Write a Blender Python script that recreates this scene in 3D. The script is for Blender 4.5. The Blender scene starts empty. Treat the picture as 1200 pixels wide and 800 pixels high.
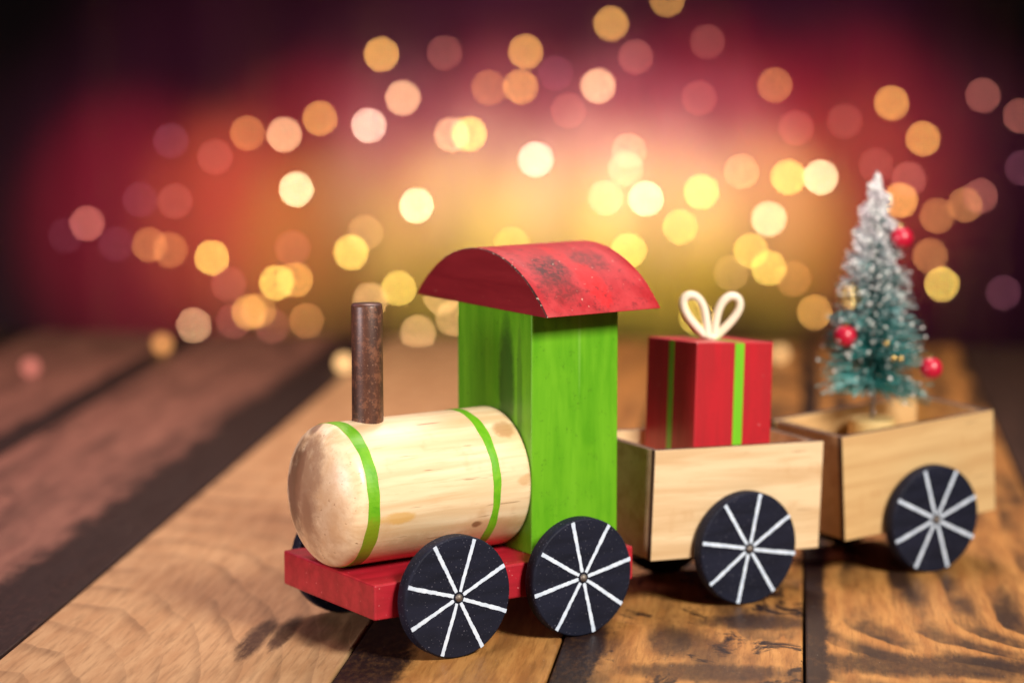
import bpy, bmesh, math, random
from mathutils import Vector, Matrix, Euler
random.seed(7)
S = 0.01                                  # the builders below take centimetres
scene = bpy.context.scene
COL = scene.collection

# ------------------------------------------------------------------ camera, world, lamps, exposure
cam_d = bpy.data.cameras.new('camera')
cam = bpy.data.objects.new('camera', cam_d); COL.objects.link(cam)
cam.location = (0, 0, 0.213441)
cam.rotation_euler = (math.pi/2 - 0.1396, 0, 0)
cam_d.sensor_width = 36.0
cam_d.lens = 85.5
cam_d.clip_start = 0.01; cam_d.clip_end = 50
cam_d.dof.use_dof = True
cam_d.dof.focus_distance = 0.798
cam_d.dof.aperture_fstop = 5.6
scene.camera = cam

world = bpy.data.worlds.new('World'); scene.world = world
world.use_nodes = True
bg = world.node_tree.nodes['Background']
bg.inputs[0].default_value = (0.75, 0.62, 0.66, 1); bg.inputs[1].default_value = 0.022

vs = scene.view_settings
vs.view_transform = 'Standard'; vs.look = 'None'; vs.exposure = 0; vs.gamma = 1; vs.use_curve_mapping = False
cy = scene.cycles
cy.use_adaptive_sampling = False
cy.use_denoising = True
try: cy.denoiser = 'OPENIMAGEDENOISE'; cy.denoising_input_passes = 'RGB_ALBEDO_NORMAL'
except Exception: pass
cy.sample_clamp_indirect = 2.0; cy.sample_clamp_direct = 0
cy.max_bounces = 5; cy.diffuse_bounces = 3; cy.glossy_bounces = 3
cy.caustics_reflective = False; cy.caustics_refractive = False
cy.pixel_filter_type = 'BLACKMAN_HARRIS'

def aim(o, loc, target):
    o.location = Vector(loc)*S
    o.rotation_euler = (Vector(target)-Vector(loc)).to_track_quat('-Z', 'Y').to_euler()

def soft_lamp(loc, target, sx, sy, power, color, spread=180):
    d = bpy.data.lights.new('soft_lamp', 'AREA'); d.shape = 'RECTANGLE'
    d.size = sx*S; d.size_y = sy*S; d.energy = power; d.color = color; d.spread = math.radians(spread)
    o = bpy.data.objects.new('soft_lamp', d); COL.objects.link(o); aim(o, loc, target); return o

def added_spot(loc, target, half_deg, power, color, blend=1.0):
    d = bpy.data.lights.new('added_spot', 'SPOT'); d.energy = power; d.color = color
    d.spot_size = math.radians(2*half_deg); d.spot_blend = blend; d.shadow_soft_size = 0.02
    o = bpy.data.objects.new('added_spot', d); COL.objects.link(o); aim(o, loc, target); return o

# key from the front right, fill from the front left, a hair light above the train
soft_lamp((58, 8, 74), (4, 84, 5), 27, 27, 2.75, (1.0, 0.92, 0.80), 60)
soft_lamp((-66, 30, 28), (0, 82, 5), 36, 30, 0.54, (1.0, 0.84, 0.84), 50)
soft_lamp((10, 118, 72), (4, 86, 8), 36, 24, 0.8, (1.0, 0.76, 0.78), 80)
# lights added above the far end of the table to brighten its boards
soft_lamp((2, 158, 90), (2, 124, 0), 60, 26, 1.5, (1.0, 0.70, 0.48), 60)
soft_lamp((-62, 140, 70), (-26, 112, 0), 40, 26, 0.40, (1.0, 0.44, 0.66), 60)
# coloured spots added out of view to make the glow on the curtain
def wash(x, z, half, power, color): added_spot((x, 222, 46), (x, 320, z), half, power*WASH, color)
WASH = 5.6
for x, z, h, p in ((-25, -10, 7, 12), (-9, -10, 7, 26), (5, -11, 7, 32), (19, -10, 7, 32), (34, -9, 7, 20)):
    wash(x, z, h, p, (0.86, 0.80, 0.05))
for x, z, h, p in ((-16, -4, 6, 10), (-3, -3, 6, 22), (9, -3, 6, 27), (20, -3, 6, 23), (32, -4, 6, 14)):
    wash(x, z, h, p, (1.0, 0.80, 0.42))
for x, z, h, p in ((-14, 3, 7, 8), (0, 4, 7, 11), (14, 4, 7, 12), (27, 2, 7, 10)):
    wash(x, z, h, p, (1.0, 0.36, 0.36))
for x, z, h, p in ((-37, -7, 8, 19), (44, -4, 8, 10)):
    wash(x, z, h, p, (1.0, 0.22, 0.06))
for x, z, h, p in ((-49, -8, 10, 11), (44, 0, 11, 10), (0, -1, 11, 9), (-25, -3, 10, 13), (25, 1, 11, 12)):
    wash(x, z, h, p, (0.90, 0.03, 0.06))
for x, z, h, p in ((0, 4, 18, 6), (-36, 0, 18, 3), (36, 3, 18, 4), (60, -7, 13, 2.5), (-62, -9, 13, 1.2)):
    wash(x, z, h, p, (0.42, 0.06, 0.20))

# ------------------------------------------------------------------ node helpers
def new_mat(name):
    m = bpy.data.materials.new(name); m.use_nodes = True
    nt = m.node_tree; b = nt.nodes['Principled BSDF']
    return m, nt, b
def N(nt, t, **kw):
    n = nt.nodes.new(t)
    for k, v in kw.items(): setattr(n, k, v)
    return n
def lk(nt, a, b): nt.links.new(a, b)
def setin(nt, sock, v):
    if hasattr(v, 'is_output') or isinstance(v, bpy.types.NodeSocket): nt.links.new(v, sock)
    else: sock.default_value = v
def mathn(nt, op, a, b=0.0, c=None, clamp=False):
    n = N(nt, 'ShaderNodeMath', operation=op); n.use_clamp = clamp
    setin(nt, n.inputs[0], a); setin(nt, n.inputs[1], b)
    if c is not None: setin(nt, n.inputs[2], c)
    return n.outputs[0]
def mixc(nt, f, a, b, mode='MIX'):
    n = N(nt, 'ShaderNodeMix', data_type='RGBA', blend_type=mode)
    setin(nt, n.inputs[0], f)
    for i, v in ((6, a), (7, b)):
        setin(nt, n.inputs[i], (v[0], v[1], v[2], 1) if isinstance(v, tuple) else v)
    return n.outputs[2]
def smooth(nt, v, lo, hi):
    n = N(nt, 'ShaderNodeMapRange', interpolation_type='SMOOTHSTEP')
    setin(nt, n.inputs[0], v); setin(nt, n.inputs[1], lo); setin(nt, n.inputs[2], hi)
    return n.outputs[0]
def coords(nt, scale=(1, 1, 1), offset=(0, 0, 0), rot=(0, 0, 0)):
    """object coordinates in centimetres, then scaled"""
    tc = N(nt, 'ShaderNodeTexCoord'); mp = N(nt, 'ShaderNodeMapping')
    lk(nt, tc.outputs['Object'], mp.inputs[0])
    mp.inputs['Scale'].default_value = tuple(100*s for s in scale)
    mp.inputs['Location'].default_value = offset; mp.inputs['Rotation'].default_value = rot
    return mp.outputs[0]
def noise(nt, vec, scale=1.0, detail=4, rough=0.6, dist=0.0):
    n = N(nt, 'ShaderNodeTexNoise'); lk(nt, vec, n.inputs['Vector'])
    n.inputs['Scale'].default_value = scale; n.inputs['Detail'].default_value = detail
    n.inputs['Roughness'].default_value = rough; n.inputs['Distortion'].default_value = dist
    return n.outputs['Fac']
def sep(nt, vec):
    n = N(nt, 'ShaderNodeSeparateXYZ'); lk(nt, vec, n.inputs[0]); return n.outputs
def comb(nt, x, y, z):
    n = N(nt, 'ShaderNodeCombineXYZ')
    for i, v in enumerate((x, y, z)): setin(nt, n.inputs[i], v)
    return n.outputs[0]
def bump(nt, b, h, strength=0.2, dist=0.02):
    n = N(nt, 'ShaderNodeBump'); lk(nt, h, n.inputs['Height'])
    n.inputs['Strength'].default_value = strength; n.inputs['Distance'].default_value = dist*S
    lk(nt, n.outputs[0], b.inputs['Normal'])
def blob(nt, xyz, c, r, wob=None):
    """soft elliptical blotch mask, 1 inside, round a point given in cm"""
    t = 0.0
    for i in range(3):
        if r[i] is None: continue
        d = mathn(nt, 'DIVIDE', mathn(nt, 'SUBTRACT', xyz[i], c[i]), r[i])
        d = mathn(nt, 'MULTIPLY', d, d)
        t = d if isinstance(t, float) else mathn(nt, 'ADD', t, d)
    if wob is not None: t = mathn(nt, 'ADD', t, wob)
    return smooth(nt, t, 1.3, 0.25)

# ------------------------------------------------------------------ materials
def plain_wood(name, light, mid, dark, axis=0, rough=0.42, coat=0.15, knots=(), blotches=()):
    """pale turned / sawn wood, grain along one axis"""
    m, nt, b = new_mat(name)
    al, ac = 0.16, 2.2
    sc = [ac]*3; sc[axis] = al
    v = coords(nt, tuple(sc)); oi = N(nt, 'ShaderNodeObjectInfo')
    sh = N(nt, 'ShaderNodeVectorMath', operation='ADD'); lk(nt, v, sh.inputs[0])
    r3 = comb(nt, mathn(nt, 'MULTIPLY', oi.outputs['Random'], 17.0), mathn(nt, 'MULTIPLY', oi.outputs['Random'], 41.0), 0.0)
    lk(nt, r3, sh.inputs[1]); v = sh.outputs[0]
    n1 = noise(nt, v, 0.7, 3, 0.5, 0.6); n2 = noise(nt, v, 3.2, 5, 0.65, 0.3)
    col = mixc(nt, smooth(nt, n1, 0.35, 0.7), light, mid)
    col = mixc(nt, mathn(nt, 'MULTIPLY', smooth(nt, n2, 0.50, 0.72), 0.75), col, mid)
    sc2 = [9.0]*3; sc2[axis] = 0.55
    n3 = noise(nt, coords(nt, tuple(sc2)), 1.0, 2, 0.5)
    pores = smooth(nt, n3, 0.665, 0.75)
    col = mixc(nt, mathn(nt, 'MULTIPLY', pores, 0.8), col, dark)
    n4 = noise(nt, coords(nt, (0.8, 0.8, 0.8)), 1.0, 3, 0.6)
    col = mixc(nt, mathn(nt, 'MULTIPLY', smooth(nt, n4, 0.56, 0.74), 0.35), col, (mid[0]*.8, mid[1]*.62, mid[2]*.45))
    xyz = sep(nt, coords(nt)); wob = mathn(nt, 'MULTIPLY', mathn(nt, 'SUBTRACT', noise(nt, coords(nt, (1.6,)*3), 1.0, 4, 0.7), 0.5), 2.2)
    for c, r, cc, f in blotches:
        col = mixc(nt, mathn(nt, 'MULTIPLY', blob(nt, xyz, c, r, wob), f), col, cc)
    lk(nt, col, b.inputs['Base Color'])
    b.inputs['Roughness'].default_value = rough
    b.inputs['Coat Weight'].default_value = coat; b.inputs['Coat Roughness'].default_value = 0.3
    bump(nt, b, mathn(nt, 'SUBTRACT', n2, mathn(nt, 'MULTIPLY', pores, 0.8)), 0.25, 0.015)
    return m

def paint(name, base, alt, rough=0.42, axis=2, speck=(0.9, 0.9, 0.9), speck_amt=0.0, blotches=(), wear=None, wear_amt=0.0, gloss=0.1, grainy=False, speck_scale=8.5, spec=0.5, wobk=2.6):
    """brushed-on paint with streaks, tiny chips and stains"""
    m, nt, b = new_mat(name)
    sc = [1.6]*3; sc[axis] = 0.18
    n1 = noise(nt, coords(nt, tuple(sc)), 1.2, 4, 0.6, 0.4)
    n2 = noise(nt, coords(nt, (0.55,)*3), 1.0, 3, 0.6)
    col = mixc(nt, smooth(nt, n1, 0.3, 0.72), base, alt)
    col = mixc(nt, mathn(nt, 'MULTIPLY', smooth(nt, n2, 0.45, 0.75), 0.5), col, alt)
    nf = noise(nt, coords(nt, (14.0,)*3), 1.0, 2, 0.5)
    xyz = sep(nt, coords(nt)); wob = mathn(nt, 'MULTIPLY', mathn(nt, 'SUBTRACT', noise(nt, coords(nt, (2.4,)*3), 1.0, 5, 0.75), 0.5), wobk)
    b.inputs['Specular IOR Level'].default_value = spec
    gr = mathn(nt, 'ADD', 0.35, mathn(nt, 'MULTIPLY', smooth(nt, noise(nt, coords(nt, (5.5,)*3, (4, 4, 4)), 1.0, 3, 0.7), 0.40, 0.60), 0.65))
    for c, r, cc, f in blotches:
        k = mathn(nt, 'MULTIPLY', blob(nt, xyz, c, r, wob), f)
        if grainy: k = mathn(nt, 'MULTIPLY', k, gr)
        col = mixc(nt, k, col, cc)
    if speck_amt:
        s = smooth(nt, noise(nt, coords(nt, (speck_scale,)*3, (3, 1, 7)), 1.0, 1, 0.4), 0.80-speck_amt, 0.84-speck_amt)
        col = mixc(nt, mathn(nt, 'MULTIPLY', s, 0.8), col, speck)
    if wear_amt:
        w = smooth(nt, noise(nt, coords(nt, (3.3,)*3, (8, 2, 1)), 1.0, 6, 0.8), 0.70-wear_amt, 0.80-wear_amt)
        col = mixc(nt, mathn(nt, 'MULTIPLY', w, 0.7), col, wear)
    lk(nt, col, b.inputs['Base Color'])
    rr = mathn(nt, 'ADD', mathn(nt, 'MULTIPLY', n1, 0.25), rough-0.12)
    lk(nt, rr, b.inputs['Roughness'])
    b.inputs['Coat Weight'].default_value = gloss; b.inputs['Coat Roughness'].default_value = 0.25
    bump(nt, b, mathn(nt, 'ADD', n1, mathn(nt, 'MULTIPLY', nf, 0.35)), 0.22, 0.02)
    return m

M = {}
PALE = (0.80, 0.64, 0.42); PALE2 = (0.64, 0.44, 0.245); PDARK = (0.20, 0.095, 0.035)
M['boiler'] = plain_wood('pale_turned_wood', PALE, PALE2, PDARK, 0, 0.40, 0.25, blotches=(
    ((-0.5, 2.7, 5.0), (0.75, 1.9, 2.1), (0.44, 0.265, 0.15), 0.55),
    ((-0.8, 3.95, 5.3), (0.6, 0.75, 2.0), (0.13, 0.06, 0.03), 0.88),
    ((-0.9, 2.9, 4.5), (0.3, 0.35, 0.8), (0.16, 0.08, 0.04), 0.6),
    ((-0.8, 3.5, 6.2), (0.35, 0.3, 0.9), (0.18, 0.09, 0.045), 0.65),
    ((-0.7, 2.9, 5.4), (0.7, 0.8, 2.2), (0.28, 0.15, 0.085), 0.75),
    ((2.2, 0.9, 3.4), (2.6, 0.7, 0.5), (0.46, 0.27, 0.12), 0.5),
    ((5.2, 0.9, 3.5), (1.6, 0.7, 0.6), (0.44, 0.25, 0.11), 0.55),
    ((-0.2, 3.6, 7.3), (0.4, 0.4, 0.25), (0.15, 0.07, 0.04), 0.7),
    ((4.55, 0.95, 3.95), (0.22, 0.3, 0.13), (0.18, 0.08, 0.03), 0.85),
    ((1.25, 0.75, 4.55), (0.75, 0.5, 0.22), (0.62, 0.34, 0.06), 0.65),
    ((6.1, 1.6, 6.9), (0.5, 0.6, 0.28), (0.36, 0.17, 0.06), 0.7),
    ((6.35, 0.8, 5.3), (0.35, 0.6, 0.2), (0.46, 0.24, 0.08), 0.5)))
M['wagon'] = plain_wood('pale_plywood', (0.70, 0.53, 0.33), (0.55, 0.37, 0.20), (0.24, 0.12, 0.05), 0, 0.5, 0.08)
M['wagon_tan'] = plain_wood('tan_plywood', (0.62, 0.42, 0.20), (0.52, 0.32, 0.14), (0.22, 0.11, 0.05), 0, 0.5, 0.08)
M['end_grain'] = plain_wood('dark_end_grain', (0.055, 0.026, 0.016), (0.085, 0.04, 0.02), (0.02, 0.01, 0.008), 2, 0.6, 0.0)
M['dowel'] = paint('rusty_dark_dowel', (0.095, 0.036, 0.022), (0.030, 0.013, 0.010), 0.42, 2, (0.26, 0.15, 0.10), 0.11, wear=(0.19, 0.075, 0.04), wear_amt=0.20, gloss=0.1, speck_scale=19.0)
M['axle_wood'] = plain_wood('dark_axle_wood', (0.05, 0.03, 0.025), (0.035, 0.02, 0.018), (0.02, 0.01, 0.01), 1, 0.6, 0.0)
M['disc'] = plain_wood('yellow_disc_wood', (0.70, 0.52, 0.24), (0.60, 0.40, 0.15), (0.3, 0.16, 0.06), 0, 0.5, 0.1)
M['green'] = paint('green_paint', (0.072, 0.28, 0.004), (0.125, 0.375, 0.007), 0.42, 2, (0.5, 0.75, 0.3), 0.0, wear=(0.05, 0.17, 0.004), wear_amt=0.12, blotches=(
    ((6.64, 2.3, 8.4), (0.3, 0.55, 2.3), (0.010, 0.036, 0.004), 0.75),  # darker upright smears down the cabin's front wall
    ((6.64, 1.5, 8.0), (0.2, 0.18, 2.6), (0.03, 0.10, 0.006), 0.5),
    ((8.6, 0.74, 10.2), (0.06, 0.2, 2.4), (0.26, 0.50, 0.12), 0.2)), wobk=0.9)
M['band'] = paint('green_band_paint', (0.085, 0.33, 0.006), (0.16, 0.42, 0.01), 0.4, 1, blotches=(
    ((0.4, 0.9, 3.9), (0.6, 1.0, 0.9), (0.22, 0.26, 0.012), 0.75),))
M['red'] = paint('red_paint', (0.42, 0.014, 0.030), (0.27, 0.007, 0.016), 0.40, 0, (0.70, 0.25, 0.25), 0.06, wear=(0.20, 0.006, 0.012), wear_amt=0.12, gloss=0.2)
M['roof'] = paint('worn_red_roof_paint', (0.30, 0.008, 0.013), (0.40, 0.028, 0.034), 0.56, 1, (0.6, 0.4, 0.32), 0.04, blotches=(
    ((7.75, 1.35, 12.3), (0.85, 0.85, None), (0.035, 0.006, 0.005), 0.95),
    ((7.6, 0.45, 11.9), (0.8, 0.6, None), (0.10, 0.010, 0.008), 0.75),
    ((9.6, 1.7, 12.4), (0.75, 0.7, None), (0.08, 0.014, 0.012), 0.75),
    ((9.0, 0.6, 12.0), (0.5, 1.0, None), (0.60, 0.006, 0.008), 0.8),
    ((8.7, 2.3, 12.0), (0.3, 1.4, None), (0.5, 0.008, 0.012), 0.6)), grainy=True, wear=(0.11, 0.008, 0.010), wear_amt=0.17, gloss=0.0, spec=0.25)
M['roof_end'] = paint('dark_red_roof_end', (0.17, 0.005, 0.011), (0.23, 0.008, 0.015), 0.45, 1, (0.5, 0.2, 0.15), 0.02, wear=(0.05, 0.004, 0.006), wear_amt=0.05)
M['roof_edge'] = paint('chipped_roof_edge', (0.03, 0.010, 0.009), (0.06, 0.012, 0.012), 0.65, 1, (0.42, 0.34, 0.28), 0.16, spec=0.2)
M['gift_red'] = paint('gift_red_paint', (0.42, 0.008, 0.017), (0.32, 0.005, 0.011), 0.46, 2, (0.7, 0.3, 0.3), 0.03, wear=(0.26, 0.006, 0.012), wear_amt=0.12, gloss=0.15)
M['gift_green'] = paint('gift_green_paint', (0.17, 0.50, 0.015), (0.13, 0.42, 0.012), 0.4, 2)
M['black'] = paint('black_wheel_paint', (0.0045, 0.006, 0.014), (0.009, 0.011, 0.026), 0.62, 0, (0.17, 0.17, 0.22), 0.10, gloss=0.0, speck_scale=17.0, spec=0.18)
M['white'] = paint('white_spoke_paint', (0.66, 0.76, 0.90), (0.48, 0.58, 0.74), 0.6, 0, wear=(0.12, 0.13, 0.17), wear_amt=0.03)
M['cord'] = paint('cream_cord', (0.86, 0.76, 0.62), (0.76, 0.64, 0.50), 0.7, 2)
M['bauble'] = paint('red_bauble_lacquer', (0.56, 0.003, 0.040), (0.48, 0.003, 0.030), 0.36, 2, gloss=0.5)

def metal(name, col, rough):
    m, nt, b = new_mat(name); b.inputs['Metallic'].default_value = 1.0
    n = noise(nt, coords(nt, (6, 6, 6)), 1.0, 4, 0.7)
    lk(nt, mixc(nt, n, col, tuple(c*0.55 for c in col)), b.inputs['Base Color'])
    lk(nt, mathn(nt, 'ADD', mathn(nt, 'MULTIPLY', n, 0.25), rough-.1), b.inputs['Roughness']); return m
M['pin'] = metal('dull_nail_metal', (0.30, 0.26, 0.23), 0.6)
M['gold'] = metal('gold_wire_metal', (0.92, 0.68, 0.26), 0.25)
M['steel'] = metal('twisted_steel_wire', (0.50, 0.46, 0.48), 0.35)

def foliage_mat():
    m, nt, b = new_mat('frosted_bristle')
    a = N(nt, 'ShaderNodeAttribute'); a.attribute_name = 'frost'
    n = noise(nt, coords(nt, (1.4,)*3), 1.0, 3, 0.6)
    green = mixc(nt, smooth(nt, n, 0.35, 0.65), (0.006, 0.12, 0.11), (0.04, 0.42, 0.41))
    col = mixc(nt, a.outputs['Fac'], green, (0.92, 0.84, 0.89))
    lk(nt, col, b.inputs['Base Color']); b.inputs['Roughness'].default_value = 0.6
    return m
M['bristle'] = foliage_mat()
def frost_mat():
    m, nt, b = new_mat('frost_grain')
    n = noise(nt, coords(nt, (3,)*3), 1.0, 2, 0.5)
    lk(nt, mixc(nt, n, (0.88, 0.88, 0.88), (0.70, 0.74, 0.72)), b.inputs['Base Color'])
    b.inputs['Roughness'].default_value = 0.3; b.inputs['Coat Weight'].default_value = 0.5; return m
M['frost'] = frost_mat()

def plank_mat(name, light, mid, dark, rings, ring_f, ring_c, asp, dark_amt, edge_l=0.0, edge_r=0.0, half=5.0, blotches=(), rough=0.50, fig=0.35, asp_far=None, wob=(5.0, 0.9), edge=(0.0, 0.55)):
    """table board: x across, y along, in cm. growth rings as stretched ellipses round ring_c"""
    m, nt, b = new_mat(name)
    p = sep(nt, coords(nt))
    w1 = noise(nt, coords(nt, (0.22, 0.05, 1)), 1.0, 3, 0.5)
    w2 = noise(nt, coords(nt, (1.5, 0.22, 1)), 1.0, 5, 0.65, 0.3)
    w3 = noise(nt, coords(nt, (7.0, 0.5, 1)), 1.0, 3, 0.6)
    dx = mathn(nt, 'SUBTRACT', p[0], ring_c[0]); dy = mathn(nt, 'SUBTRACT', p[1], ring_c[1])
    dy = mathn(nt, 'ADD', mathn(nt, 'MULTIPLY', mathn(nt, 'MINIMUM', dy, 0.0), asp), mathn(nt, 'MULTIPLY', mathn(nt, 'MAXIMUM', dy, 0.0), asp if asp_far is None else asp_far))
    d = mathn(nt, 'SQRT', mathn(nt, 'ADD', mathn(nt, 'MULTIPLY', dx, dx), mathn(nt, 'MULTIPLY', dy, dy)))
    d = mathn(nt, 'ADD', d, mathn(nt, 'MULTIPLY', mathn(nt, 'SUBTRACT', w1, 0.5), wob[0]))
    d = mathn(nt, 'ADD', d, mathn(nt, 'MULTIPLY', mathn(nt, 'SUBTRACT', w2, 0.5), wob[1]))
    ph = mathn(nt, 'FRACT', mathn(nt, 'MULTIPLY', d, ring_f))
    line = mathn(nt, 'MULTIPLY', smooth(nt, ph, edge[0], edge[1]), smooth(nt, ph, 1.0, max(0.86, 0.5+edge[1]*0.5)))
    line = mathn(nt, 'POWER', line, rings)
    col = mixc(nt, smooth(nt, w2, 0.3, 0.72), light, mid)
    col = mixc(nt, mathn(nt, 'MULTIPLY', smooth(nt, w3, 0.46, 0.70), 0.50), col, tuple(c*0.55 for c in mid))
    vary = smooth(nt, noise(nt, coords(nt, (0.33, 0.12, 1), (5, 3, 0)), 1.0, 4, 0.6), 0.36, 0.62)
    col = mixc(nt, mathn(nt, 'MULTIPLY', mathn(nt, 'MULTIPLY', line, fig), mathn(nt, 'ADD', mathn(nt, 'MULTIPLY', vary, 0.9), 0.1)), col, dark)
    # burnt, blotchy patches
    bl = noise(nt, coords(nt, (0.42, 0.26, 1), (2, 9, 0)), 1.0, 6, 0.68, 0.8)
    burn = smooth(nt, bl, 0.66-dark_amt, 0.74-dark_amt)
    rag = mathn(nt, 'MULTIPLY', mathn(nt, 'SUBTRACT', noise(nt, coords(nt, (0.9, 0.35, 1), (1, 4, 0)), 1.0, 6, 0.75), 0.5), 2.6)
    if edge_l: burn = mathn(nt, 'MAXIMUM', burn, smooth(nt, mathn(nt, 'ADD', mathn(nt, 'ADD', p[0], half), mathn(nt, 'MULTIPLY', rag, edge_l*0.35)), edge_l, edge_l*0.7))
    if edge_r: burn = mathn(nt, 'MAXIMUM', burn, smooth(nt, mathn(nt, 'ADD', mathn(nt, 'SUBTRACT', half, p[0]), mathn(nt, 'MULTIPLY', rag, edge_r*0.35)), edge_r, edge_r*0.7))
    for c, r, f in blotches:
        strip = mathn(nt, 'MULTIPLY', mathn(nt, 'SUBTRACT', w3, 0.5), 1.3)
        burn = mathn(nt, 'MAXIMUM', burn, mathn(nt, 'MULTIPLY', blob(nt, p, c, (r[0], r[1], None), mathn(nt, 'ADD', mathn(nt, 'MULTIPLY', rag, 0.75), strip)), f))
    fine = noise(nt, coords(nt, (5, 2.2, 5)), 1.0, 4, 0.7)
    burn = mathn(nt, 'MULTIPLY', burn, mathn(nt, 'ADD', 0.70, mathn(nt, 'MULTIPLY', fine, 0.55)), clamp=True)
    col = mixc(nt, burn, col, dark)
    sp = smooth(nt, noise(nt, coords(nt, (11, 7, 5)), 1.0, 1, 0.4), 0.77, 0.82)
    col = mixc(nt, mathn(nt, 'MULTIPLY', sp, 0.35), col, (0.75, 0.66, 0.58))
    lk(nt, col, b.inputs['Base Color'])
    lk(nt, mathn(nt, 'ADD', mathn(nt, 'MULTIPLY', w2, 0.28), rough-0.14), b.inputs['Roughness'])
    b.inputs['Coat Weight'].default_value = 0.06; b.inputs['Coat Roughness'].default_value = 0.25
    b.inputs['Specular IOR Level'].default_value = 0.22
    bump(nt, b, mathn(nt, 'ADD', mathn(nt, 'ADD', w3, fine), mathn(nt, 'MULTIPLY', line, -0.6)), 0.30, 0.03)
    return m

def curtain_mat():
    m, nt, b = new_mat('wine_grey_cloth')
    n = noise(nt, coords(nt, (0.9, 0.9, 0.9)), 1.0, 4, 0.6)
    lk(nt, mixc(nt, n, (0.125, 0.095, 0.105), (0.155, 0.115, 0.125)), b.inputs['Base Color'])
    b.inputs['Roughness'].default_value = 0.9; return m
M['cloth'] = curtain_mat()
def bulb_mat():
    m, nt, b = new_mat('glowing_bulb')
    e = N(nt, 'ShaderNodeEmission'); oi = N(nt, 'ShaderNodeObjectInfo')
    a = N(nt, 'ShaderNodeAttribute', attribute_type='OBJECT'); a.attribute_name = 'glow'
    lk(nt, oi.outputs['Color'], e.inputs['Color']); lk(nt, a.outputs['Fac'], e.inputs['Strength'])
    lk(nt, e.outputs[0], nt.nodes['Material Output'].inputs['Surface'])
    m.cycles.emission_sampling = 'NONE'; return m
M['bulb'] = bulb_mat()
M['socket'] = paint('dark_socket_plastic', (0.02, 0.03, 0.02), (0.03, 0.04, 0.03), 0.5, 2)

# ------------------------------------------------------------------ mesh helpers (cm)
def me_from(bm, name, mats, smooth_shade=False):
    for v in bm.verts: v.co *= S
    bmesh.ops.recalc_face_normals(bm, faces=bm.faces)
    me = bpy.data.meshes.new(name); bm.to_mesh(me); bm.free()
    for m in (mats if isinstance(mats, (list, tuple)) else [mats]): me.materials.append(m)
    if smooth_shade:
        for p in me.polygons: p.use_smooth = True
    return me
def add(name, me, parent=None, loc=(0, 0, 0), rot=(0, 0, 0)):
    o = bpy.data.objects.new(name, me); COL.objects.link(o)
    o.location = Vector(loc)*S; o.rotation_euler = rot
    if parent: o.parent = parent
    return o
def obj(name, bm, mats, parent=None, loc=(0, 0, 0), rot=(0, 0, 0), smooth_shade=False):
    return add(name, me_from(bm, name, mats, smooth_shade), parent, loc, rot)
def tag(o, label, cat, group=None):
    o['label'] = label; o['category'] = cat
    if group: o['group'] = group
    return o
def thing(name, label, cat, loc=(0, 0, 0), rot=(0, 0, 0), group=None):
    return tag(add(name, None, None, loc, rot), label, cat, group)
def box(x0, x1, y0, y1, z0, z1, bev=0.0, seg=2):
    bm = bmesh.new(); bmesh.ops.create_cube(bm, size=1)
    for v in bm.verts:
        v.co = Vector((x0 if v.co.x < 0 else x1, y0 if v.co.y < 0 else y1, z0 if v.co.z < 0 else z1))
    if bev: bmesh.ops.bevel(bm, geom=bm.edges[:]+bm.verts[:], offset=bev, segments=seg, profile=0.5, affect='EDGES')
    return bm
def lathe(profile, n=64, axis='x', centre=(0, 0, 0)):
    """profile: (along, radius) pairs; radius 0 closes the end"""
    bm = bmesh.new(); rings = []
    def P(a, r, t):
        c, s = r*math.cos(t), r*math.sin(t)
        q = {'x': (a, c, s), 'y': (c, a, s), 'z': (c, s, a)}[axis]
        return Vector(q)+Vector(centre)
    for a, r in profile:
        if r < 1e-6: rings.append([bm.verts.new(P(a, 0, 0))])
        else: rings.append([bm.verts.new(P(a, r, 2*math.pi*k/n)) for k in range(n)])
    for A, B in zip(rings, rings[1:]):
        for k in range(n):
            j = (k+1) % n
            if len(A) == 1 and len(B) == 1: continue
            if len(A) == 1: bm.faces.new((A[0], B[k], B[j]))
            elif len(B) == 1: bm.faces.new((A[k], A[j], B[0]))
            else: bm.faces.new((A[k], A[j], B[j], B[k]))
    return bm
def tube(pts, r, n=8, closed=False):
    bm = bmesh.new(); pts = [Vector(p) for p in pts]; rings = []
    up = None
    for i, p in enumerate(pts):
        a = pts[i-1] if (i or closed) else p; c = pts[(i+1) % len(pts)] if (i < len(pts)-1 or closed) else p
        t = (c-a).normalized()
        if up is None:
            up = t.orthogonal().normalized()
        up = (up - t*up.dot(t)).normalized(); sd = t.cross(up)
        rings.append([bm.verts.new(p+(up*math.cos(2*math.pi*k/n)+sd*math.sin(2*math.pi*k/n))*r) for k in range(n)])
    pairs = list(zip(rings, rings[1:])) + ([(rings[-1], rings[0])] if closed else [])
    for A, B in pairs:
        for k in range(n): bm.faces.new((A[k], A[(k+1) % n], B[(k+1) % n], B[k]))
    if not closed:
        bm.faces.new(rings[0]); bm.faces.new(rings[-1])
    return bm

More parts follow.
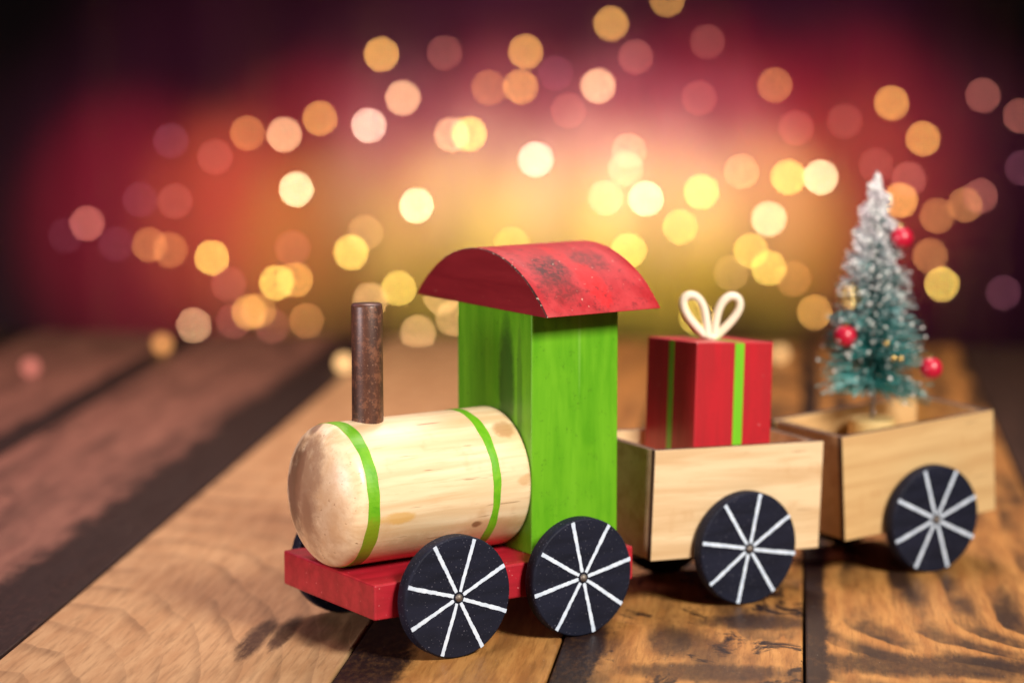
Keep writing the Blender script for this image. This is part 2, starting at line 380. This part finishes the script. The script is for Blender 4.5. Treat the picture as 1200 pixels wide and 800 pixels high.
# ------------------------------------------------------------------ table and curtain
AZ = 0.11687
table = thing('table', '', '')
for k in ('label', 'category'): del table[k]
table['kind'] = 'structure'
table.rotation_euler = (0, 0, -AZ)
V0, V1 = 30.0, 152.0
SEAMS = [-73.0, -61.0, -49.0, -37.28, -25.70, -14.41, -7.62, 0.48, 10.17, 21.5, 33.0, 45.0, 57.0]
TAN = ((0.47, 0.295, 0.155), (0.36, 0.200, 0.095)); BURN = (0.015, 0.0075, 0.0075)
GOLD = ((0.47, 0.235, 0.072), (0.31, 0.128, 0.034)); ROSY = ((0.27, 0.130, 0.095), (0.165, 0.070, 0.052))
DK = ((0.055, 0.028, 0.022), (0.035, 0.018, 0.016))
for i, (u0, u1) in enumerate(zip(SEAMS, SEAMS[1:])):
    half = (u1-u0)/2; uc = (u0+u1)/2; vc = (V0+V1)/2
    kw = dict(half=half)
    if i == 4: mt = plank_mat('pale_board', *TAN, (0.050, 0.022, 0.013), 1.6, 0.85, (-5.2, 68-vc), 0.42, -0.05, half=half, fig=0.36, wob=(2.2, 0.30), edge=(0.50, 0.92),
                              blotches=(((-17.9-uc, 78.4-vc, 0), (0.5, 2.9), 1.0), ((-17.1-uc, 79.4-vc, 0), (0.42, 2.5), 0.95), ((-16.0-uc, 80.0-vc, 0), (0.8, 2.4), 0.6), ((-14.9-uc, 82-vc, 0), (0.5, 5.0), 0.6)))
    elif i == 5: mt = plank_mat('golden_board', *GOLD, BURN, 3.0, 0.5, (6.0, -40), 0.06, -0.05, edge_l=2.4, half=half, fig=0.35)
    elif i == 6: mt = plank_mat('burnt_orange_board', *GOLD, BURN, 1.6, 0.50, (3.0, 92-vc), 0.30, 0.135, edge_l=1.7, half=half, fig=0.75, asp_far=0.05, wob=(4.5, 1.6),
                                blotches=(((-1.2-uc, 82.5-vc, 0), (2.2, 1.1), 0.8), ((-4.0-uc, 79.5-vc, 0), (0.9, 2.2), 0.8), ((-2.5-uc, 76-vc, 0), (3.0, 1.2), 0.8)))
    elif i == 7: mt = plank_mat('striped_orange_board', *GOLD, BURN, 1.3, 0.60, (6.5, 84-vc), 1.25, -0.02, edge_l=0.9, half=half, fig=0.95, asp_far=0.04, wob=(2.0, 0.55),
                                blotches=(((5.0-uc, 77.6-vc, 0), (6.0, 1.5), 0.85),))
    elif i == 3: mt = plank_mat('rosy_board', *ROSY, BURN, 2.0, 0.35, (0, 30), 0.08, 0.06, edge_r=4.0, half=half, fig=0.5)
    elif i == 2: mt = plank_mat('rosy_board', *ROSY, BURN, 2.0, 0.35, (3, 0), 0.08, 0.03, edge_r=2.2, half=half, fig=0.4)
    elif i == 8: mt = plank_mat('dark_board', *DK, BURN, 2.0, 0.4, (0, 0), 0.08, 0.0, half=half, fig=0.5)
    else: mt = plank_mat('brown_board', (0.20, 0.11, 0.07), (0.14, 0.07, 0.045), BURN, 2.0, 0.4, (0, 20), 0.08, 0.03, edge_r=2.5, half=half, fig=0.4)
    obj('plank', box(-half+0.05, half-0.05, V0-vc, V1-vc, -2.4, 0, 0.07, 2), mt, table, (uc, vc, 0))
bm = bmesh.new()                              # curtain hung behind the table, gentle folds
nx, nz = 320, 2; rows = []
for j in range(nz):
    z = -95 if j == 0 else 90
    rows.append([bm.verts.new((-240+480*i/nx, 320+0.9*math.sin(i*0.55)+0.5*math.sin(i*1.31+1), z)) for i in range(nx+1)])
for i in range(nx): bm.faces.new((rows[0][i], rows[0][i+1], rows[1][i+1], rows[1][i]))
cu = obj('backdrop', bm, M['cloth'], smooth_shade=True); cu['kind'] = 'structure'

# ------------------------------------------------------------------ wheel (shared meshes)
R = 2.03
def wheel_meshes():
    prof = [(0, 0), (0, R-0.06), (0.03, R-0.02), (0.08, R), (0.47, R), (0.52, R-0.02), (0.55, R-0.06), (0.55, 0)]
    wm = me_from(lathe(prof, 72, 'y'), 'wheel', M['black'])
    for p in wm.polygons: p.use_smooth = len(p.vertices) == 4 and abs(p.normal.y) < 0.9
    sp = []
    for var in range(4):
        bm = bmesh.new(); r_ = random.Random(var+20); rows = []
        n_ = 22; z1 = R-0.02-0.012*var
        for k in range(n_+1):
            z = 0.20+(z1-0.20)*k/n_; w = 0.058+0.010*k/n_
            l, q = -w+r_.uniform(-.011, .011)+0.006*math.sin(k*.2+var), w+r_.uniform(-.011, .011)+0.006*math.sin(k*.2+var)
            rows.append([bm.verts.new(p) for p in ((l, 0.02, z), (l, -0.006, z), (q, -0.006, z), (q, 0.02, z))])
        for A, B in zip(rows, rows[1:]):
            for k in range(3): bm.faces.new((A[k], A[k+1], B[k+1], B[k]))
        bm.faces.new(rows[0]); bm.faces.new(rows[-1])
        sp.append(me_from(bm, 'spoke', M['white']))
    pin = me_from(lathe([(-0.13, 0), (-0.10, 0.07), (-0.07, 0.12), (0.0, 0.13), (0.1, 0.13)], 20, 'y'), 'axle_pin', M['pin'], True)
    return wm, sp, pin
WM, SPK, PIN = wheel_meshes()
def wheel(parent, x, y, turn, side=-1):
    """y is the outer painted face; side -1 = face looks to -y"""
    w = add('wheel', WM, parent, (x, y, R), (0, 0, 0 if side < 0 else math.pi))
    for k in range(8):
        add('spoke', SPK[(k*3+int(turn)) % 4], w, (0, 0, 0), (0, math.radians(turn+45*k+((k*37+int(turn)*13) % 7-3)*0.6), 0))
    add('axle_pin', PIN, w)
    return w

# ------------------------------------------------------------------ locomotive
loco = thing('toy_locomotive', 'wooden toy steam engine with red roof, green cabin and pale boiler', 'toy train', (-4.4391, 76.5964, 0), (0, 0, 0.5889))
L_, W_, ZT, T_ = 10.38, 6.142, 2.641, 1.192
obj('platform', box(0, L_, 0, W_, ZT-T_, ZT, 0.07, 3), M['red'], loco)
for x in (2.71, 7.6965):
    obj('axle', lathe([(-0.3, 0), (-0.3, 0.18), (W_+0.3, 0.18), (W_+0.3, 0)], 16, 'y', (x, 0, R)), M['axle_wood'], loco)
wheel(loco, 2.71, -0.795, 19); wheel(loco, 7.6965, -0.795, 33)
wheel(loco, 2.71, W_+0.795, 8, 1); wheel(loco, 7.6965, W_+0.795, 20, 1)
YC, BR, BZ = W_/2, 2.40, 5.06
prof = [(0.2-1.10*math.sin(t), BR*math.cos(t)**1.10) for t in [math.pi/2*k/20 for k in range(20, -1, -1)]]
prof[0] = (prof[0][0], 0)
prof += [(0.45, BR), (1.5, BR), (3.5, BR), (5.5, BR), (6.45, BR), (6.58, BR-0.05), (6.643, BR-0.14), (6.643, 0)]
bo = obj('boiler', lathe(prof, 96, 'x', (0, YC, BZ)), M['boiler'], loco, smooth_shade=True)
def ring(x0, x1):
    r0, r1 = BR-0.03, BR+0.012
    bm = lathe([(x0, r0), (x0, r1), ((x0+x1)/2, r1+0.004), (x1, r1), (x1, r0)], 96, 'x', (0, YC, BZ))
    for v in bm.verts:                        # hand-painted: the edges wander a little
        a = math.atan2(v.co.z-BZ, v.co.y-YC); e = 1 if v.co.x > (x0+x1)/2+.01 else 0
        v.co.x += 0.022*math.sin(3*a+e*2+x0)+0.014*math.sin(8*a+e*4+x1)+0.008*math.sin(19*a+e)
    return bm
obj('band', ring(0.2, 0.66), M['band'], loco, smooth_shade=False)
obj('band', ring(5.04, 5.36), M['band'], loco, smooth_shade=False)
st = obj('smokestack', lathe([(BZ+BR-0.25, 0.54), (BZ+BR+0.06, 0.53), (9.2, 0.525), (11.28, 0.52), (11.36, 0.49), (11.37, 0.0)], 40, 'z', (1.6, YC, 0)), M['dowel'], loco, smooth_shade=True)
X0, CL, Y0, CW, CT = 6.644, 3.587, 0.7454, 4.6604, 10.908
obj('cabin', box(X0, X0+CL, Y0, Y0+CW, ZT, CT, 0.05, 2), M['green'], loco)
RX0, RL, RY0, RW, SAG = 6.446, 4.7445, -0.409, 8.25, 1.95
bm = bmesh.new()                              # solid arched roof block, axis along x
Rr = (RW*RW/4+SAG*SAG)/(2*SAG); yc = RY0+RW/2; th = math.asin(RW/2/Rr)
na = 40
arc = [(yc+Rr*math.sin(-th+2*th*k/na), CT+0.02+SAG-Rr+Rr*math.cos(-th+2*th*k/na)) for k in range(na+1)]
xs = [RX0, RX0+0.05] + [RX0+0.05+(RL-0.1)*k/8 for k in range(1, 9)] + [RX0+RL]
sect = []
for x in xs:
    e = 0.05 if x in (RX0, RX0+RL) else 0.0
    ring_ = [bm.verts.new((x, y+(e if y < yc else -e)*0.6, z-e*0.6+0.012*math.sin(7.3*k+3*x)*(1 if e else 0))) for k, (y, z) in enumerate(arc)]
    base = [bm.verts.new((x, arc[-1][0]-e*0.6, CT)), bm.verts.new((x, arc[0][0]+e*0.6, CT))]
    sect.append(ring_+base)
n = len(sect[0])
for A, B in zip(sect, sect[1:]):
    for k in range(n): bm.faces.new((A[k], A[(k+1) % n], B[(k+1) % n], B[k]))
f0 = bm.faces.new(sect[0]); f1 = bm.faces.new(sect[-1])
bm.faces.ensure_lookup_table()
for f in bm.faces:
    cxm = f.calc_center_median().x
    if f is f0 or f is f1: f.material_index = 1
    elif cxm < RX0+0.05: f.material_index = 2
    else: f.smooth = True
obj('roof', bm, [M['roof'], M['roof_end'], M['roof_edge']], loco)

# ------------------------------------------------------------------ wagons
WL, WW, Z0, Z1 = 7.21, 4.5, 1.687, 5.622
def frame_at(o, yaw, tilt, c):
    m = Matrix.Rotation(yaw, 3, 'Z') @ Matrix.Rotation(-tilt, 3, 'Y')
    off = Vector((o[0], o[1], 0)) + Matrix.Rotation(yaw, 3, 'Z') @ Vector((c, 0, R)) - m @ Vector((c, 0, R))
    return off, (0, -tilt, yaw), m
def side_panel(y0, y1, mt):
    bm = box(0, WL, y0, y1, Z0, Z1, 0.03, 2)
    for f in bm.faces:
        if (abs(f.normal.x) > 0.9 and f.calc_center_median().x < 1) or f.normal.z > 0.9: f.material_index = 1
    return bm, [mt, M['end_grain']]
def end_panel(x0, x1, y0, y1, mt, t):
    bm = box(x0, x1, y0, y1, Z0+.02, Z1-0.03, 0.02)
    for f in bm.faces:
        if f.normal.z > 0.9: f.material_index = 1
    obj('end_panel', bm, [mt, M['end_grain']], t)
def wagon(label, o, yaw, tilt, wx, turn, mt):
    off, rot, m = frame_at(o, yaw, tilt, wx)
    t = thing('toy_wagon', label, 'toy wagon', off, rot, 'wagons of the toy train')
    th_ = 0.27
    for y0 in (0, WW-th_):
        bm, mats = side_panel(y0, y0+th_, mt); obj('side_panel', bm, mats, t)
    end_panel(0.04, 0.31, th_+.004, WW-th_-.004, mt, t)
    end_panel(WL-0.31, WL-0.04, th_+.004, WW-th_-.004, mt, t)
    obj('floor_panel', box(0.32, WL-0.32, th_+.004, WW-th_-.004, 4.34, 4.60, 0.01), mt, t)
    obj('axle_block', box(wx-0.7, wx+0.7, th_+.1, WW-th_-.1, R-0.5, Z0-0.002, 0.04), M['axle_wood'], t)
    obj('axle', lathe([(-0.3, 0), (-0.3, 0.18), (WW+0.3, 0.18), (WW+0.3, 0)], 16, 'y', (wx, 0, R)), M['axle_wood'], t)
    obj('coupling_bar', box(-2.1, 0.9, WW/2-.35, WW/2+.35, Z0-0.32, Z0-0.01, 0.04), M['axle_wood'], t)
    wheel(t, wx, -0.705, turn); wheel(t, wx, WW+0.705, turn+14, 1)
    return t, off, m
w1, o1, m1 = wagon('small pale wooden wagon carrying the red gift box, hooked behind the engine', (4.8728, 83.4368), 0.5001, -0.0406, 3.6803, 10, M['wagon'])
w2, o2, m2 = wagon('tan wooden wagon carrying the frosted tree, last of the train', (12.3318, 88.2843), 0.5153, 0.06, 3.7408, 30, M['wagon_tan'])

# ------------------------------------------------------------------ gift in the first wagon
gx, gy, GA, GB, GZ0, GZ1 = 1.93, 0.5, 3.29, 3.30, 4.72, 9.16
base = o1 + m1 @ Vector((gx+GA/2, gy+GB/2, GZ0))
gift = thing('gift_box', 'red wooden gift block with green stripes and a cream cord bow', 'gift', base, (-0.055, 0.062, 0.5001))
H = GZ1-GZ0
obj('box', box(-GA/2, GA/2, -GB/2, GB/2, 0, H, 0.05, 2), M['gift_red'], gift)
obj('ribbon', box(-0.02, 0.38, -GB/2-0.008, -GB/2+0.02, 0.05, H-0.04, 0.003, 1), M['gift_green'], gift)
obj('ribbon', box(-GA/2-0.008, -GA/2+0.02, -0.16, 0.16, 0.05, H-0.04, 0.003, 1), M['gift_green'], gift)
obj('ribbon', box(-0.02, 0.38, -GB/2+0.05, GB/2-0.05, H-0.02, H+0.008, 0.003, 1), M['gift_green'], gift)
bow = obj('bow', lathe([(0, 0), (0, 0.30), (0.14, 0.27), (0.2, 0.12), (0.2, 0)], 20, 'z', (0, 0, H)), M['cord'], gift, smooth_shade=True)
for sgn, lean, hh in ((-1, -0.54, 1.46), (1, 0.54, 1.46)):
    pts = []
    for k in range(26):
        t = 2*math.pi*k/26
        a = (1-math.cos(t))/2; wdt = 0.43*math.sin(t)*(0.30+0.80*a)
        ax = sgn*0.16 + a*lean*1.30; px = ax + wdt*math.cos(0.34)
        pz = H+0.10 + a*hh - sgn*wdt*math.sin(0.34)
        c, s = math.cos(-0.42), math.sin(-0.42)     # the loops face the front right corner
        pts.append((px*c, px*s, pz))
    obj('loop', tube(pts, 0.155, 10, True), M['cord'], bow, smooth_shade=True)

# ------------------------------------------------------------------ bottle-brush tree in the last wagon
TX, TY, TZ = 13.90, 92.55, 0
fl = o2 + m2 @ Vector((3.4, 2.6, 4.605))
TZ = fl.z
tree = thing('bottle_brush_tree', 'frosted teal bottle brush christmas tree standing in the last wagon', 'christmas tree', (TX, TY, TZ), (0, 0, 0))
obj('base', lathe([(0, 0), (0, 0.86), (0.04, 0.90), (0.73, 0.90), (0.78, 0.85), (0.78, 0)], 40, 'z'), M['disc'], tree)
TOP = 14.72-TZ; BOT = 2.25
bm = bmesh.new()
for ph in (0, math.pi):
    tb = tube([(0.045*math.cos(z*9+ph), 0.045*math.sin(z*9+ph), z) for z in [0.60+(TOP-0.45)*k/160 for k in range(161)]], 0.055, 6)
    me = bpy.data.meshes.new('tmp'); tb.to_mesh(me); tb.free(); bm.from_mesh(me); bpy.data.meshes.remove(me)
obj('trunk', bm, M['steel'], tree, smooth_shade=True)
def radius_at(f):                              # f 0 bottom .. 1 top
    pts = ((0, 2.15), (0.06, 2.15), (0.18, 1.95), (0.36, 1.60), (0.52, 1.30), (0.66, 0.98), (0.72, 0.88), (0.85, 0.60), (0.95, 0.30), (1, 0.09))
    for (a, ra), (b_, rb) in zip(pts, pts[1:]):
        if f <= b_: return ra+(rb-ra)*(f-a)/(b_-a)
    return pts[-1][1]
verts, faces, frost = [], [], []
rnd = random.Random(3)
tips = []
NB = 4300
for i in range(NB):
    f = (i/NB)**1.0
    a = i*2.39996+rnd.uniform(-.4, .4)
    clump = 0.80+0.26*math.sin(f*52+a*1)+0.12*math.sin(a*5+f*31)
    r = 0.97*radius_at(f)*max(0.40, min(1.12, clump*rnd.uniform(0.62, 1.15)))
    z0 = BOT+(TOP-BOT)*f; up = rnd.uniform(-0.10, 0.55)*(0.55+0.5*f)
    if f < 0.1: up -= 0.25
    d = Vector((math.cos(a), math.sin(a), up)).normalized()
    p0 = Vector((0, 0, z0-r*0.20)); p2 = p0+d*r; p1 = p0+d*r*0.62
    p2.z = min(p2.z, TOP+0.05)
    s1 = d.orthogonal().normalized(); s2 = d.cross(s1)
    fr = min(1.0, max(0.0, 0.06+1.25*max(0, f-0.22)+rnd.uniform(-.15, .20)))
    base_i = len(verts)
    for p, w, fv in ((p0, 0.010, 0.0), (p1, 0.016, fr*0.35), (p2, 0.026+0.018*fr, min(1, fr*1.2))):
        for k in range(3):
            t = 2*math.pi*k/3
            verts.append((p+(s1*math.cos(t)+s2*math.sin(t))*w)*S); frost.append(fv)
    for q in (0, 3):
        for k in range(3):
            faces.append((base_i+q+k, base_i+q+(k+1) % 3, base_i+q+3+(k+1) % 3, base_i+q+3+k))
    faces.append((base_i+6, base_i+7, base_i+8))
    tips.append((p2, f, d))
me = bpy.data.meshes.new('bristles'); me.from_pydata([tuple(v) for v in verts], [], faces); me.update()
at = me.attributes.new('frost', 'FLOAT', 'POINT'); at.data.foreach_set('value', frost)
me.materials.append(M['bristle'])
br = add('bristles', me, tree); br['kind'] = 'stuff'
bm = bmesh.new()                               # grains of frost on the bristle tips, added to give bright highlights
for p, f, d in tips:
    if rnd.random() < (0.20 if f > 0.35 else 0.16):
        mt = Matrix.Translation(p+d*0.01) @ Matrix.Scale(rnd.uniform(0.035, 0.085), 4)
        bmesh.ops.create_icosphere(bm, subdivisions=1, radius=1, matrix=mt)
fg = obj('frost_grains', bm, M['frost'], tree, smooth_shade=True); fg['kind'] = 'stuff'
for p in ((14.15, 90.95, 8.50), (14.40, 90.8, 7.95), (14.68, 90.85, 7.92)):
    me = bpy.data.meshes.get('gold_bead')
    if me is None: me = obj('gold_bead', lathe([(-.13*math.cos(math.pi*k/8), .13*math.sin(math.pi*k/8)) for k in range(9)], 16, 'z'), M['gold'], tree, (0, 0, 0), smooth_shade=True).data; o = bpy.data.objects['gold_bead']
    else: o = add('gold_bead', me, tree)
    o.location = Vector((p[0]-TX, p[1]-TY, p[2]-TZ))*S

def bauble(x, y, z, r, label, toward):
    t = thing('bauble', label, 'bauble', (x, y, z), (0, 0, 0), 'red baubles on the tree')
    obj('ball', lathe([(-r*math.cos(math.pi*k/20), r*math.sin(math.pi*k/20)) for k in range(21)], 32, 'z'), M['bauble'], t, smooth_shade=True)
    obj('cap', lathe([(r-0.03, 0), (r-0.03, 0.13), (r+0.09, 0.12), (r+0.09, 0)], 16, 'z'), M['gold'], t)
    d = Vector(toward)
    obj('wire_hook', tube([(0, 0, r+0.05), (d.x*.2, d.y*.2, r+0.22), (d.x*.6, d.y*.6, r+0.26), (d.x, d.y, d.z+r)], 0.022, 6), M['gold'], t)
    return t
bauble(14.84, 92.24, 12.36, 0.43, 'red bauble hanging highest, near the tree top', (-0.9, 0.3, 0.35))
bauble(12.68, 91.66, 8.66, 0.43, 'red bauble hanging on the tree side toward the gift box', (1.1, 0.85, 0.4))
bauble(15.98, 91.66, 7.43, 0.43, 'red bauble hanging lowest, at the tree bottom away from the gift box', (-1.9, 0.85, 0.4))
gw = thing('wire_ornament', 'gold wire coil ornament on the tree side above the lower bauble', 'ornament', (12.78, 91.5, 10.19))
pts = []
for k in range(220):
    t = k/219; z = -0.46+0.92*t; r = math.sqrt(max(0.002, 0.23-z*z))*1.0
    a = t*2*math.pi*6.5; pts.append((r*math.cos(a), r*math.sin(a), z))
obj('coil', tube(pts, 0.034, 6), M['gold'], gw, smooth_shade=True)
obj('wire_hook', tube([(0, 0, 0.44), (0.15, 0.1, 0.62), (0.9, 0.9, 0.75)], 0.022, 6), M['gold'], gw)

# ------------------------------------------------------------------ fairy lights (x, z on the curtain; x, y on the table)
GLOW = {'amber': (0.95, 0.46, 0.11), 'ember': (0.66, 0.27, 0.085), 'peach': (1.0, 0.56, 0.28), 'blush': (1.0, 0.66, 0.46),
        'gold': (1.0, 0.66, 0.13), 'cream': (1.0, 0.84, 0.45), 'tan': (0.9, 0.50, 0.20), 'rose': (0.55, 0.16, 0.12), 'mauve': (0.24, 0.07, 0.11)}
WALL_LIGHTS = [
    (-16.85, 14.32, 'amber', 0.75, 'amber light high above the smokestack, topmost light on that side'),
    (-8.70, 14.54, 'rose', 0.3, 'dim brownish light right beside the topmost amber light above the smokestack'),
    (-14.13, 8.73, 'peach', 0.8, 'peach light below and right of the topmost amber one above the smokestack'),
    (-34.29, 4.21, 'ember', 0.5, 'dull orange light at the left end of a row of three, upper left'),
    (-29.54, 3.99, 'peach', 0.75, 'bright peach light in the middle of a row of three, upper left'),
    (-24.87, 6.09, 'amber', 0.55, 'orange light at the right end of a row of three, upper left'),
    (-18.57, 5.20, 'blush', 0.9, 'bright pinkish light straight above the smokestack'),
    (-2.98, 10.05, 'ember', 0.4, 'dim orange light touching the left side of a stronger orange one, top centre'),
    (-7.85, 3.99, 'peach', 0.6, 'peach light half covered by a bright golden one, above the roof peak'),
    (-5.53, 4.10, 'gold', 0.9, 'bright golden light overlapping a peach one, above the roof peak'),
    (-28.08, -3.10, 'cream', 1.0, 'brilliant cream light alone in the orange glow left of the smokestack'),
    (-12.44, -5.21, 'cream', 1.0, 'brilliant cream light above the left tip of the red roof'),
    (-38.55, 1.12, 'rose', 0.25, 'faint pink light left of the row of three, upper left'),
    (-44.26, 3.22, 'mauve', 0.3, 'faint violet light, highest on the far left'),
    (-48.41, -4.43, 'mauve', 0.22, 'faint magenta light, left one of a dim pair in the red glow'),
    (-43.86, -4.65, 'rose', 0.25, 'faint rosy light, right one of a dim pair in the red glow'),
    (-55.37, -7.55, 'rose', 0.62, 'rosy light standing alone at the far left of the red glow'),
    (-58.19, -9.11, 'mauve', 0.15, 'very faint violet light at the far left edge of all the lights'),
    (-51.65, -10.23, 'mauve', 0.2, 'faint magenta light right of and below the lone rosy one, far left'),
    (-47.31, -10.34, 'ember', 0.45, 'orange light overlapping a second orange one, left one of the pair'),
    (-44.65, -11.01, 'ember', 0.42, 'orange light overlapping a second orange one, right one of the pair'),
    (-39.21, -12.02, 'gold', 0.75, 'golden light between the overlapping orange pair and the smokestack'),
    (-37.04, -15.49, 'rose', 0.28, 'dim rosy light just below a bright golden one, left of the smokestack'),
    (-30.79, -15.27, 'gold', 0.8, 'golden light, left one of two overlapping just left of the smokestack'),
    (-28.33, -14.93, 'amber', 0.55, 'amber light, right one of two overlapping just left of the smokestack'),
    (-21.05, -11.35, 'gold', 0.85, 'golden light right above the smokestack top'),
    (-19.13, -8.78, 'tan', 0.25, 'faint tan light behind the golden one above the smokestack top'),
    (-28.62, -10.79, 'rose', 0.25, 'faint peach light straight under the brilliant cream one, left of the smokestack'),
    (-14.84, -16.06, 'gold', 0.65, 'golden light just right of the smokestack top'),
    (-18.54, -17.63, 'tan', 0.6, 'tan light half hidden behind the smokestack top'),
    (-34.42, -19.21, 'amber', 0.55, 'amber light in a low cluster left of the smokestack, front one'),
    (-33.19, -18.98, 'amber', 0.35, 'amber light in a low cluster left of the smokestack, behind the front one'),
    (-36.45, -20.33, 'rose', 0.28, 'dim brown light at the left side of the low amber cluster'),
    (-41.72, -20.90, 'peach', 0.5, 'peach brown light left of the low amber cluster, above the table edge'),
    (-26.95, -20.33, 'ember', 0.4, 'dim amber light between the low amber cluster and the smokestack'),
    (-29.45, -23.38, 'gold', 0.75, 'golden light lowest beside the smokestack, above the table edge'),
    (-31.43, -21.01, 'rose', 0.25, 'faint brown light behind the low golden one beside the smokestack'),
    (-9.27, -17.18, 'tan', 0.5, 'tan light half hidden under the left tip of the red roof'),
    (0.00, -10.34, 'gold', 0.3, 'dim golden light hidden behind the top of the red roof'),
    (1.76, 14.65, 'amber', 0.62, 'orange amber light, upper one of two at the top centre'),
    (1.10, 10.16, 'amber', 0.55, 'orange light, lower one of two at the top centre'),
    (5.62, 11.91, 'mauve', 0.28, 'faint mauve light between the top centre pair and a bright peach one'),
    (11.14, 10.27, 'peach', 0.9, 'bright peach light at the top, above the right half of the roof'),
    (12.75, 18.25, 'amber', 0.6, 'amber light near the top edge, second highest of all'),
    (15.97, 13.99, 'rose', 0.38, 'dim brown light right of and above the bright peach one at the top'),
    (19.98, 21.30, 'amber', 0.4, 'brown orange light cut by the top edge of the picture'),
    (25.20, 15.96, 'rose', 0.25, 'faint plum light near the top, above the gift'),
    (7.29, 7.08, 'rose', 0.28, 'faint rosy light left of and below the bright peach one at the top'),
    (3.10, 0.78, 'blush', 1.0, 'brilliant pinkish white light above the middle of the red roof'),
    (15.17, 1.89, 'peach', 0.35, 'faint peach light on top of a vertical pair above the roof right end'),
    (14.74, -0.43, 'peach', 0.5, 'peach light at the bottom of a vertical pair above the roof right end'),
    (12.21, -4.21, 'peach', 0.5, 'peach light touching the left side of a brilliant cream one'),
    (17.43, -4.32, 'cream', 1.0, 'brilliant cream light above the right end of the red roof'),
    (24.64, -3.43, 'gold', 0.85, 'strong yellow light high above the bow of the gift'),
    (21.91, -8.00, 'gold', 0.55, 'golden light between the roof right end and the strong yellow one'),
    (15.26, -11.12, 'gold', 0.7, 'golden light partly covered by the right slope of the red roof'),
    (29.82, -0.77, 'tan', 0.4, 'faint gold light left of a yellow and cream pair'),
    (33.98, 10.38, 'ember', 0.5, 'brown orange light at the upper right, alone'),
    (35.93, -1.54, 'gold', 0.85, 'yellow light, left one of a pair left of the tree tip'),
    (40.14, -1.54, 'cream', 0.95, 'brilliant cream light, right one of a pair left of the tree tip'),
    (33.46, -6.99, 'cream', 0.8, 'pale yellow light below the yellow and cream pair'),
    (31.18, -11.12, 'gold', 0.55, 'golden light touching a stronger one above the gift right side'),
    (33.55, -13.36, 'gold', 0.7, 'stronger golden light overlapping one above it, over the gift'),
    (36.81, -14.82, 'ember', 0.35, 'dim brown light right of the overlapping golden pair over the gift'),
    (39.67, -19.21, 'amber', 0.5, 'brownish gold light between the gift and the tree'),
    (28.66, -14.04, 'tan', 0.22, 'faint olive light straight above the bow of the gift'),
    (24.18, 8.73, 'rose', 0.28, 'faint rosy light left of the lone brown orange one, upper right'),
    (36.82, 4.87, 'rose', 0.28, 'faint rosy light below the lone brown orange one, upper right'),
    (43.11, 5.76, 'rose', 0.22, 'faint rosy light above and left of the tree tip'),
    (49.14, 8.07, 'amber', 0.6, 'amber light upper right, above the tree tip'),
    (53.33, 3.44, 'amber', 0.6, 'amber light right of and above the tree tip'),
    (60.93, 9.06, 'rose', 0.4, 'dull rose light at the upper right, nearest the corner'),
    (51.57, -1.76, 'rose', 0.42, 'dim rose light touching an orange one right of the tree tip'),
    (50.52, -4.54, 'amber', 0.75, 'bright orange light beside the tree, above its topmost red bauble'),
    (55.35, -6.55, 'ember', 0.5, 'orange brown light right of the topmost red bauble'),
    (58.98, -5.10, 'ember', 0.5, 'orange light overlapping a brown one at the far right'),
    (60.95, -3.99, 'rose', 0.42, 'brown rose light overlapping an orange one at the far right'),
    (54.58, -11.79, 'ember', 0.5, 'orange brown light right of the tree, above a yellow one'),
    (56.23, -15.49, 'gold', 0.72, 'yellow light lowest on the right side of the tree'),
    (64.30, -16.62, 'mauve', 0.3, 'faint mauve light low at the far right'),
    (65.86, 6.42, 'rose', 0.4, 'rose light cut by the right edge, upper one'),
    (66.28, -0.32, 'mauve', 0.3, 'faint mauve light cut by the right edge, lower one'),
    (47.32, 0.01, 'rose', 0.22, 'faint rose light behind the tip of the tree'),
    (-12.31, -21.91, 'tan', 0.6, 'tan gold light low between the smokestack and the green cabin'),
    (-7.71, -20.00, 'tan', 0.5, 'tan gold light half hidden behind the left edge of the green cabin'),
    (24.15, -19.88, 'gold', 0.5, 'golden light half hidden behind the left loop of the bow'),
]
TABLE_LIGHTS = [
    (-21.44, 147.62, 'ember', 0.55, 'brown orange light lying on the table far end, left side'),
    (-27.65, 138.18, 'rose', 0.4, 'dim rose light lying on the table at the far left'),
    (-9.77, 139.83, 'tan', 0.6, 'tan light on the table half hidden behind the smokestack'),
    (15.99, 143.62, 'tan', 0.4, 'dim tan light on the table just right of the gift'),
]
WALL_R, TABLE_R, WALL_GLOW, TABLE_GLOW = 0.29, 0.44, 56.0, 4.2
def bulb_mesh(r, back):
    """round bulb with its socket; the stem reaches back (wall) or the socket lies on the table"""
    bm = lathe([(-r*math.cos(math.pi*k/12), r*math.sin(math.pi*k/12)) for k in range(13)], 20, 'y')
    n = len(bm.faces)
    s = lathe([(r*0.8, 0), (r*0.8, r*0.55), (r*2.2, r*0.6), (r*2.3, r*0.3), (back, r*0.28), (back, 0)], 12, 'y')
    me = bpy.data.meshes.new('t'); s.to_mesh(me); s.free(); bm.from_mesh(me); bpy.data.meshes.remove(me)
    bm.faces.ensure_lookup_table()
    for i, f in enumerate(bm.faces): f.material_index = 0 if i < n else 1
    return me_from(bm, 'fairy_light', [M['bulb'], M['socket']], True)
WB = bulb_mesh(WALL_R, 4.2); TB = bulb_mesh(TABLE_R, 2.2)
GRP = 'fairy lights glowing out of focus in the background'
for x, z, c, s, label in WALL_LIGHTS:
    o = add('fairy_light', WB, None, (x, 316.0, z)); tag(o, label, 'fairy light', GRP)
    k = random.uniform(0.82, 1.22); o.scale = (k, 1, k)
    o.color = GLOW[c]+(1,); o['glow'] = s*WALL_GLOW/(k*k)
for x, y, c, s, label in TABLE_LIGHTS:
    o = add('fairy_light', TB, None, (x, y, TABLE_R)); tag(o, label, 'fairy light', GRP)
    o.color = GLOW[c]+(1,); o['glow'] = s*TABLE_GLOW
